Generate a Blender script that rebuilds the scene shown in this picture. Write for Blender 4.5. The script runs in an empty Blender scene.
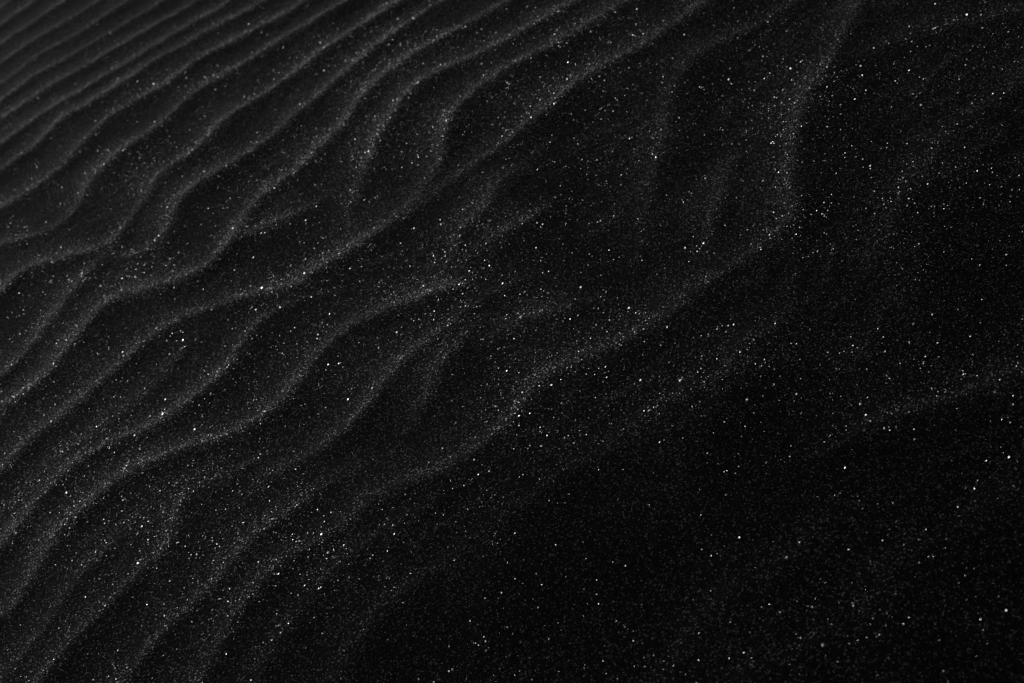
import bpy, math, numpy as np
from mathutils import Matrix
rng=np.random.default_rng(7)
# ---------------- camera model (dune face is the z=0 datum)
H=0.75; P=math.radians(36); TH=math.radians(25); FPX=1024*50/36
F=np.array([0,math.cos(P),-math.sin(P)]); R0=np.array([1.,0,0]); U0=np.array([0,math.sin(P),math.cos(P)])
R=math.cos(TH)*R0-math.sin(TH)*U0; U=math.cos(TH)*U0+math.sin(TH)*R0
def ground(px,py):
    d=F+(px-512)/FPX*R+(341.5-py)/FPX*U
    t=H/-d[2]; return (d[0]*t,d[1]*t)
# ---------------- ripple crests: (strength, points)
C=[
(.8,[(-20,24),(5,8),(25,-10)]),
(.8,[(-20,42),(5,25),(40,0),(70,-20)]),
(.85,[(-20,60),(10,40),(35,24),(72,0),(100,-20)]),
(.85,[(-20,79),(12,57),(38,40),(70,23),(105,0),(130,-20)]),
(.85,[(-20,98),(12,77),(35,60),(72,40),(105,20),(135,0),(160,-20)]),
(.9,[(-20,118),(12,96),(38,76),(72,58),(108,36),(140,18),(168,0),(195,-20)]),
(.9,[(-20,140),(15,114),(45,93),(75,76),(112,54),(150,30),(200,0),(230,-20)]),
(.95,[(-20,166),(15,142),(50,114),(80,97),(110,76),(150,50),(190,26),(232,0),(260,-20)]),
(.95,[(-30,202),(0,178),(30,157),(58,128),(92,108),(125,84),(160,60),(205,32),(265,0),(290,-20)]),
(.95,[(-30,228),(0,214),(40,192),(75,160),(100,130),(130,108),(165,86),(205,55),(255,28),(302,0),(335,-25)]),
(.95,[(-30,262),(5,248),(48,238),(78,215),(98,178),(135,148),(165,125),(200,88),(250,58),(300,25),(345,0),(370,-15)]),
(1.05,[(-40,330),(0,303),(25,275),(62,262),(105,250),(135,222),(158,182),(195,155),(235,115),(285,80),(330,42),(390,5),(430,-20)]),
(.95,[(-30,400),(0,382),(38,345),(66,305),(90,275),(108,254),(120,240)]),
(1.0,[(95,256),(125,258),(145,254),(165,238),(182,205),(210,180),(262,148),(300,112),(345,72),(380,40),(435,5),(470,-15)]),
(1.0,[(-30,425),(0,412),(38,388),(75,345),(112,303),(165,287),(212,268),(238,232),(262,200),(310,165),(348,118),(375,85),(410,58),(450,34),(500,8),(540,-15)]),
(.6,[(215,268),(235,240),(290,218),(325,200),(350,185)]),
(.85,[(325,268),(345,240),(358,190),(378,145),(402,105),(432,78),(480,58),(535,30),(585,0),(610,-20)]),
(.95,[(-30,505),(0,478),(35,440),(85,402),(135,350),(180,318),(240,296),(300,280),(345,252),(395,222),(425,185),(440,150)]),
(.75,[(350,252),(385,235),(415,210),(470,172),(515,140),(550,112),(585,82),(640,52),(700,10),(740,-20)]),
(.85,[(390,236),(415,205),(435,170),(445,145),(455,118),(478,92),(515,68),(575,38),(640,0),(660,-15)]),
(.95,[(-30,590),(10,545),(45,500),(75,465),(130,435),(185,405),(222,370),(245,335),(270,310),(300,296),(340,285)]),
(.9,[(-20,650),(30,590),(65,530),(105,492),(148,466),(190,446),(235,428),(268,408),(295,382),(318,350),(345,326),(385,308),(440,292),(470,283),(500,262)]),
(1.3,[(395,306),(430,294),(458,288),(480,284)]),
(.75,[(185,550),(225,515),(262,480),(315,450),(350,420),(378,388),(405,352),(445,325),(480,300),(520,280),(560,268)]),
(.75,[(40,690),(90,630),(130,585),(165,545),(180,500),(200,470),(230,440)]),
(.7,[(110,700),(160,640),(200,600),(250,540),(300,500),(345,470),(385,450)]),
(.55,[(190,690),(230,625),(270,570),(320,540),(365,500),(410,480),(460,458),(500,430),(535,385),(575,362),(620,345),(665,318),(710,285),(760,248),(790,218),(788,180),(795,130),(812,85),(840,40),(870,-20)]),
(.4,[(-20,545),(20,500),(60,455),(110,420),(150,385),(185,345),(215,315),(240,300)]),
(.6,[(-10,700),(40,640),(80,580),(120,540),(150,505),(165,475)]),
(.45,[(250,690),(290,620),(340,560),(400,520),(450,490)]),
(.4,[(130,540),(180,500),(230,470),(280,445)]),
(.4,[(-20,445),(20,400),(55,360),(90,320),(120,292)]),
(.4,[(470,345),(520,320),(560,310),(610,300)]),
(.6,[(400,440),(422,400),(440,360),(470,330),(500,315)]),
(.65,[(440,250),(480,215),(500,185),(540,165)]),
(.6,[(430,285),(455,250),(465,215),(490,185)]),
(.5,[(470,260),(500,235),(530,220),(560,195)]),
(.36,[(630,290),(640,240),(652,190),(662,140),(670,95),(700,55),(760,25),(830,-15)]),
(.36,[(700,280),(712,240),(718,200),(730,165),(745,140)]),
(.2,[(455,620),(480,575),(505,520),(545,480),(600,455),(650,420),(700,385),(760,365),(830,355),(885,340)]),
(.16,[(885,340),(895,300),(885,250),(900,190),(960,120),(1050,60)]),
(.28,[(820,60),(880,45),(940,25),(1050,5)]),
(.22,[(640,700),(690,640),(730,590),(790,560),(830,500),(860,450)]),
(.42,[(790,465),(840,445),(880,420),(930,402),(980,385),(1060,355)]),
(.28,[(330,700),(350,640),(390,600),(440,560),(480,540)]),
(.15,[(720,700),(780,660),(850,620),(900,560),(1000,500),(1060,470)]),
(.3,[(700,420),(740,350),(770,330),(800,290)]),
]
# ---------------- grid
def axis(a,b,s,far):
    mid=np.arange(a,b+1e-9,s); lo=[];hi=[];st=s
    while len(hi)==0 or hi[-1]<b+far:
        st*=1.12; hi.append((hi[-1] if hi else b)+st); lo.append((lo[-1] if lo else a)-st)
    return np.concatenate([np.array(lo[::-1]),mid,np.array(hi)]),len(lo),len(mid)
S=0.002
X,x0,nxm=axis(-0.95,0.9,S,400); Y,y0,nym=axis(0.3,3.0,S,400)
GX,GY=np.meshgrid(X,Y)
NY,NX=GX.shape
def noise(x,y,lam,seed,n=14):
    r=np.random.default_rng(seed); o=np.zeros_like(x)
    for i in range(n):
        a=r.uniform(0,2*math.pi); k=2*math.pi/lam*r.uniform(.6,1.7)
        o+=np.sin(k*(x*math.cos(a)+y*math.sin(a))+r.uniform(0,6.28))
    return o/math.sqrt(n)
mx=X[x0:x0+nxm]; my=Y[y0:y0+nym]
MX,MY=np.meshgrid(mx,my)
WX=0.004*noise(MX,MY,.12,1,10)+.0014*noise(MX,MY,.035,5,8); WY=0.004*noise(MX,MY,.12,2,10)+.0014*noise(MX,MY,.035,6,8)
acc=np.zeros_like(MX); acs=np.zeros_like(MX); RAD=0.15
def catmull(p,n=10):
    p=np.array(p); q=np.vstack([2*p[0]-p[1],p,2*p[-1]-p[-2]]); out=[]
    for i in range(1,len(q)-2):
        for t in np.linspace(0,1,n,endpoint=False):
            out.append(.5*((2*q[i])+(-q[i-1]+q[i+1])*t+(2*q[i-1]-5*q[i]+4*q[i+1]-q[i+2])*t*t+(-q[i-1]+3*q[i]-3*q[i+1]+q[i+2])*t**3))
    out.append(p[-1]); return np.array(out)
wv=np.clip(1+.3*noise(MX,MY,.2,61,10),.55,1.5)*np.clip(.74+.26*(MY-.9)/.5,.74,1)*.8
for ci,(st,pts) in enumerate(C):
    g=catmull([ground(*p) for p in pts],8)
    for _ in range(6): g[1:-1]=(g[:-2]+2*g[1:-1]+g[2:])/4
    L=np.concatenate([[0],np.cumsum(np.hypot(*np.diff(g,axis=0).T))])
    def ends(p): return 1 if (p[0]<0 or p[0]>1024 or p[1]<0 or p[1]>683) else 0
    e0,e1=ends(pts[0]),ends(pts[-1])
    best=np.full(MX.shape,9.); sg=np.zeros(MX.shape); par=np.zeros(MX.shape)
    for k in range(len(g)-1):
        a,b=g[k],g[k+1]
        i0=np.searchsorted(mx,min(a[0],b[0])-RAD); i1=np.searchsorted(mx,max(a[0],b[0])+RAD)
        j0=np.searchsorted(my,min(a[1],b[1])-RAD); j1=np.searchsorted(my,max(a[1],b[1])+RAD)
        if i1<=i0 or j1<=j0: continue
        sl=(slice(j0,j1),slice(i0,i1)); x=MX[sl]+WX[sl]*.5; y=MY[sl]+WY[sl]*.5
        d=b-a; l2=d@d+1e-12
        t=np.clip(((x-a[0])*d[0]+(y-a[1])*d[1])/l2,0,1)
        ex=x-a[0]-t*d[0]; ey=y-a[1]-t*d[1]; dd=np.hypot(ex,ey)
        m=dd<best[sl]
        best[sl]=np.where(m,dd,best[sl]); sg[sl]=np.where(m,d[0]*ey-d[1]*ex,sg[sl]); par[sl]=np.where(m,L[k]+t*(L[k+1]-L[k]),par[sl])
    near=best<RAD
    s=np.sign(sg)
    w=np.where(s>0,0.028,0.017)
    dd=np.sqrt(best**2+0.004**2)-0.004
    f=np.exp(-(dd/w)**1.15)*np.clip((RAD-best)/.05,0,1)
    w2=np.where(s>0,0.0110,0.0058)/(.5+.5*min(st,1))*wv
    f2=.66*np.exp(-(best/w2)**1.1)+.34*np.exp(-best/np.where(s>0,.042,.012))  # crest glow for the albedo, fading wider on the sun-facing flank
    amp=st*(1+.25*np.sin(par*11+ci)*np.sin(par*5+2*ci))
    tp=min(.2,L[-1]*.4)
    if not e0: amp=amp*np.clip(par/tp+.05,0,1)
    if not e1: amp=amp*np.clip((L[-1]-par)/tp+.05,0,1)
    acc+=np.where(near,(amp*f)**3,0); acs+=np.where(near,(amp*f2)**2,0)
hr=acc**(1/3.); so=np.sqrt(acs)
def blur(a,n):
    for ax in (0,1):
        k=np.zeros_like(a); p=np.pad(a,[(n,n) if i==ax else (0,0) for i in (0,1)],mode='edge')
        for i in range(2*n+1): k+=p[i:i+a.shape[0],:] if ax==0 else p[:,i:i+a.shape[1]]
        a=k/(2*n+1)
    return a
hr=blur(blur(hr,1),1); so=blur(so,1)
fade=np.clip((MY-.55)/.55,0,1); fs=fade*fade*(3-2*fade); fade=.5+.5*fs; hr*=fade; so*=fade
# faint secondary ripples between the main crests
p2=(-.45*MX+.89*MY)/.048+.8*noise(MX,MY,.35,71)+.25*noise(MX,MY,.1,72)
f2=p2-np.floor(p2); sm=np.clip(.5+.8*noise(MX,MY,.22,73),0,1)*np.clip(1-1.6*hr,0,1)
r2=np.maximum(np.exp(-f2*3.2),np.exp(-(1-f2)*6))*sm*(.3+.7*fs)
hr=hr+.19*r2; so=so+.14*blur(r2,1)+.05*fs  # last term paints the farther slope's sheen as lighter albedo
# generic ripples beyond the surveyed patch
poly=[ground(-25,708),ground(1049,708),ground(1049,-25),ground(-25,-25)]
inside=np.full(GX.shape,9.)
for i in range(4):
    a=np.array(poly[i]);b=np.array(poly[(i+1)%4]); d=(b-a)/np.hypot(*(b-a))
    inside=np.minimum(inside,d[0]*(GY-a[1])-d[1]*(GX-a[0]))
mask=np.clip(inside/.06+1,0,1)
ph=(-.34*GX+.94*GY)/.105+.45*noise(GX,GY,.7,11)+.16*noise(GX,GY,.25,12)
fr=ph-np.floor(ph); va=(.8+.2*noise(GX,GY,.4,13))*(.4+.6*np.clip((GY-.5)/.6,0,1))
gen=np.maximum(np.exp(-(fr*.105/.030)**1.15),np.exp(-((1-fr)*.105/.02)**1.15))*va
ges=np.maximum(np.exp(-(fr*.105/.016)**1.2),np.exp(-((1-fr)*.105/.008)**1.2))*va
sp=np.maximum(np.gradient(X)[None,:],np.gradient(Y)[:,None]); fd=np.clip(1.5-sp/.02,0,1); gen=gen*fd; ges=ges*fd+.15*(1-fd)
def blend(c,g_):
    full=np.zeros_like(GX); full[y0:y0+nym,x0:x0+nxm]=c
    return full*mask+g_*(1-mask)
hh=blend(hr,gen); ss=blend(so,ges)
AMP=0.0055
Z=AMP*hh+0.004*noise(GX,GY,.75,21)*np.clip(1.5-sp/.1,0,1)
Z[y0:y0+nym,x0:x0+nxm]+=0.0006*noise(MX,MY,.13,32,12)
r=np.hypot(GX,GY-1.4); Z+=np.clip((r-4)/40,0,1)**1.5*1.6*noise(GX,GY,40,41)
co=np.stack([GX,GY,Z],-1).reshape(-1,3).astype(np.float32)
idx=np.arange(NX*NY).reshape(NY,NX)
fc=np.stack([idx[:-1,:-1],idx[:-1,1:],idx[1:,1:],idx[1:,:-1]],-1).reshape(-1,4).astype(np.int32)
def mk(name,co,fc,smooth):
    me=bpy.data.meshes.new(name); n=fc.shape[1]
    me.vertices.add(len(co)); me.vertices.foreach_set('co',co.ravel())
    me.loops.add(fc.size); me.loops.foreach_set('vertex_index',fc.ravel())
    me.polygons.add(len(fc)); me.polygons.foreach_set('loop_start',np.arange(0,fc.size,n,dtype=np.int32))
    me.polygons.foreach_set('use_smooth',np.full(len(fc),smooth))
    me.update(calc_edges=True); ob=bpy.data.objects.new(name,me); bpy.context.scene.collection.objects.link(ob); return ob
g=mk('ground',co,fc,True); g['kind']='structure'; g['label']='black volcanic sand dune covered with wavy wind ripples'; g['category']='sand'
at=g.data.attributes.new('sorting_glow','FLOAT','POINT'); at.data.foreach_set('value',np.clip(ss,0,1.3).ravel().astype(np.float32))
# ---------------- sand material : pale grains sorted towards the crests, plus lit-crest glow painted into the albedo
def mat(n):
    m=bpy.data.materials.new(n); m.use_nodes=True; return m,m.node_tree.nodes,m.node_tree.links
m,N,Lk=mat('black_sand'); b=N['Principled BSDF']
def math_(op,*a):
    q=N.new('ShaderNodeMath'); q.operation=op
    for i,x in enumerate(a):
        if isinstance(x,(int,float)): q.inputs[i].default_value=x
        else: Lk.new(x,q.inputs[i])
    return q.outputs[0]
tc=N.new('ShaderNodeTexCoord'); at=N.new('ShaderNodeAttribute'); at.attribute_name='sorting_glow'
def layer(scale,stops):
    v=N.new('ShaderNodeTexVoronoi'); v.inputs['Scale'].default_value=scale; Lk.new(tc.outputs['Object'],v.inputs['Vector'])
    sep=N.new('ShaderNodeSeparateColor'); Lk.new(v.outputs['Color'],sep.inputs[0])
    cr=N.new('ShaderNodeValToRGB'); e=cr.color_ramp.elements
    e[0].position=0; e[0].color=(stops[0][1],)*3+(1,); e[1].position=1; e[1].color=(stops[-1][1],)*3+(1,)
    for p,c in stops[1:-1]:
        q=e.new(p); q.color=(c,c,c,1)
    Lk.new(sep.outputs[0],cr.inputs[0]); return math_('MULTIPLY',cr.outputs[0],1.0)
l1=layer(1300,[(0,.0018),(.5,.0048),(.8,.009),(.93,.022),(1,.13)])
mul=math_('ADD',math_('MULTIPLY',math_('POWER',at.outputs['Fac'],1.05),3.0),.20)
Lk.new(math_('MULTIPLY',l1,mul),b.inputs['Base Color'])
b.inputs['Roughness'].default_value=.75; b.inputs['Specular IOR Level'].default_value=0.0025
nz=N.new('ShaderNodeTexNoise'); nz.inputs['Scale'].default_value=650; nz.inputs['Detail'].default_value=4; nz.inputs['Roughness'].default_value=.7; Lk.new(tc.outputs['Object'],nz.inputs['Vector'])
bp=N.new('ShaderNodeBump'); bp.inputs['Strength'].default_value=1; bp.inputs['Distance'].default_value=.0010
Lk.new(nz.outputs[0],bp.inputs['Height']); Lk.new(bp.outputs[0],b.inputs['Normal'])
g.data.materials.append(m)
# ---------------- pale crystal grains and flat flakes lying on the sand
NT=800000
gx=rng.uniform(-.75,.75,NT); gy=rng.uniform(.4,2.7,NT)
ii=((gx-mx[0])/S).astype(int); jj=((gy-my[0])/S).astype(int)
hg=ss[y0+jj,x0+ii]; u=rng.random(NT); flake=u<.60; glint=u<.44
cl=noise(gx,gy,.3,51)+.6*noise(gx,gy,.08,52)
far=np.clip(1-(gy-1.5)/.9,.06,1)*np.clip(.6+.4*(gy-.6)/.4,.6,1)
pk=np.where(flake,(.095+1.1*np.clip(hg,0,.75))*far,.03+.5*np.clip(hg,0,1))*np.clip(.6+.4*cl,.1,1)
keep=rng.random(NT)<pk
gx,gy,ii,jj,big,glint=gx[keep],gy[keep],ii[keep],jj[keep],flake[keep],glint[keep]; n=len(gx)
gz=Z[y0+jj,x0+ii]
rad=np.where(big,np.clip(.00024*np.exp(rng.normal(0,.4,n)),.00012,.0006),np.clip(.00015*np.exp(rng.normal(0,.4,n)),.00008,.0003))
rad=np.where(glint,np.clip(.00030*np.exp(rng.normal(0,.46,n)),.00016,.0013),rad)
oct_=np.array([[1,0,0],[0,1,0],[-1,0,0],[0,-1,0],[0,0,1],[0,0,-1]],float)
of=np.array([[0,1,4],[1,2,4],[2,3,4],[3,0,4],[1,0,5],[2,1,5],[3,2,5],[0,3,5]])
Q=rng.normal(size=(n,3,3)); Q,_=np.linalg.qr(Q)
nb=int(big.sum()); sg_=np.where(glint[big],.34,.38)
nn=np.stack([rng.normal(0,1,nb)*sg_-np.where(glint[big],.3,.2),rng.normal(0,1,nb)*sg_,np.ones(nb)],-1); nn/=np.linalg.norm(nn,axis=1)[:,None]
t1=np.cross(nn,rng.normal(size=(nb,3))); t1/=np.linalg.norm(t1,axis=1)[:,None]; t2=np.cross(nn,t1)
Q[big]=np.stack([t1,t2,nn],1)
sc_=np.ones((n,6,1))*rng.uniform(.7,1.3,(n,6,1)); sc_[big,4:,0]*=.2
V=np.einsum('kj,nji->nki',oct_,Q)*sc_*rad[:,None,None]
V+=np.stack([gx,gy,gz+rad*.75+np.where(big,.0003,0)],-1)[:,None,:]
T=(of[None]+6*np.arange(n)[:,None,None]).reshape(-1,3).astype(np.int32)
s=mk('pale_sand_grains',V.reshape(-1,3).astype(np.float32),T,False); s['kind']='stuff'; s['label']='tiny pale crystal grains sprinkled over black sand'; s['category']='sand grains'
at=s.data.attributes.new('tone','FLOAT','POINT'); tone=np.where(big,.05+.5*rng.random(n)**1.8,np.clip(rng.random(n)**2.2,.04,.8)); tone=np.where(glint,.04+.9*rng.random(n)**2.0,tone)
at.data.foreach_set('value',np.repeat(tone,6).astype(np.float32))
m,N,Lk=mat('pale_crystal'); N.remove(N['Principled BSDF'])
a=N.new('ShaderNodeAttribute'); a.attribute_name='tone'
df=N.new('ShaderNodeBsdfDiffuse'); tr=N.new('ShaderNodeBsdfTranslucent'); ad=N.new('ShaderNodeMixShader'); ad.inputs[0].default_value=.15
Lk.new(a.outputs['Fac'],df.inputs['Color']); Lk.new(a.outputs['Fac'],tr.inputs['Color'])
Lk.new(df.outputs[0],ad.inputs[1]); Lk.new(tr.outputs[0],ad.inputs[2])
gl=N.new('ShaderNodeBsdfGlossy'); gl.inputs['Roughness'].default_value=.55; Lk.new(a.outputs['Fac'],gl.inputs['Color'])
a2=N.new('ShaderNodeMixShader'); a2.inputs[0].default_value=.8; Lk.new(ad.outputs[0],a2.inputs[1]); Lk.new(gl.outputs[0],a2.inputs[2])
Lk.new(a2.outputs[0],N['Material Output'].inputs['Surface'])
s.data.materials.append(m)
# ---------------- light
w=bpy.data.worlds.new('World'); bpy.context.scene.world=w; w.use_nodes=True
EL=math.radians(24); az=math.atan2(-.5,.87)
sk=w.node_tree.nodes.new('ShaderNodeTexSky'); sk.sky_type='NISHITA'; sk.sun_disc=False; sk.sun_elevation=EL; sk.sun_rotation=az
hs=w.node_tree.nodes.new('ShaderNodeHueSaturation'); hs.inputs['Saturation'].default_value=.05
bg=w.node_tree.nodes['Background']; bg.inputs[1].default_value=.08
w.node_tree.links.new(sk.outputs[0],hs.inputs['Color']); w.node_tree.links.new(hs.outputs[0],bg.inputs[0])
l=bpy.data.lights.new('sun','SUN'); l.energy=5.0; l.angle=math.radians(18); l.color=(1,.99,.98)
lo=bpy.data.objects.new('sun',l); bpy.context.scene.collection.objects.link(lo)
from mathutils import Vector
lo.rotation_euler=Vector((math.sin(az)*math.cos(EL),math.cos(az)*math.cos(EL),math.sin(EL))).to_track_quat('Z','Y').to_euler()
# ---------------- camera
cam=bpy.data.cameras.new('camera'); c=bpy.data.objects.new('camera',cam); bpy.context.scene.collection.objects.link(c)
M=Matrix.Identity(4)
for i in range(3): M[i][0]=R[i]; M[i][1]=U[i]; M[i][2]=-F[i]
M[2][3]=H
c.matrix_world=M
cam.lens=50; cam.sensor_width=36; cam.clip_start=.01; cam.clip_end=2000
cam.dof.use_dof=True; cam.dof.focus_distance=1.2; cam.dof.aperture_fstop=11
sc=bpy.context.scene; sc.camera=c
sc.view_settings.view_transform='Standard'; sc.view_settings.look='None'; sc.view_settings.exposure=0
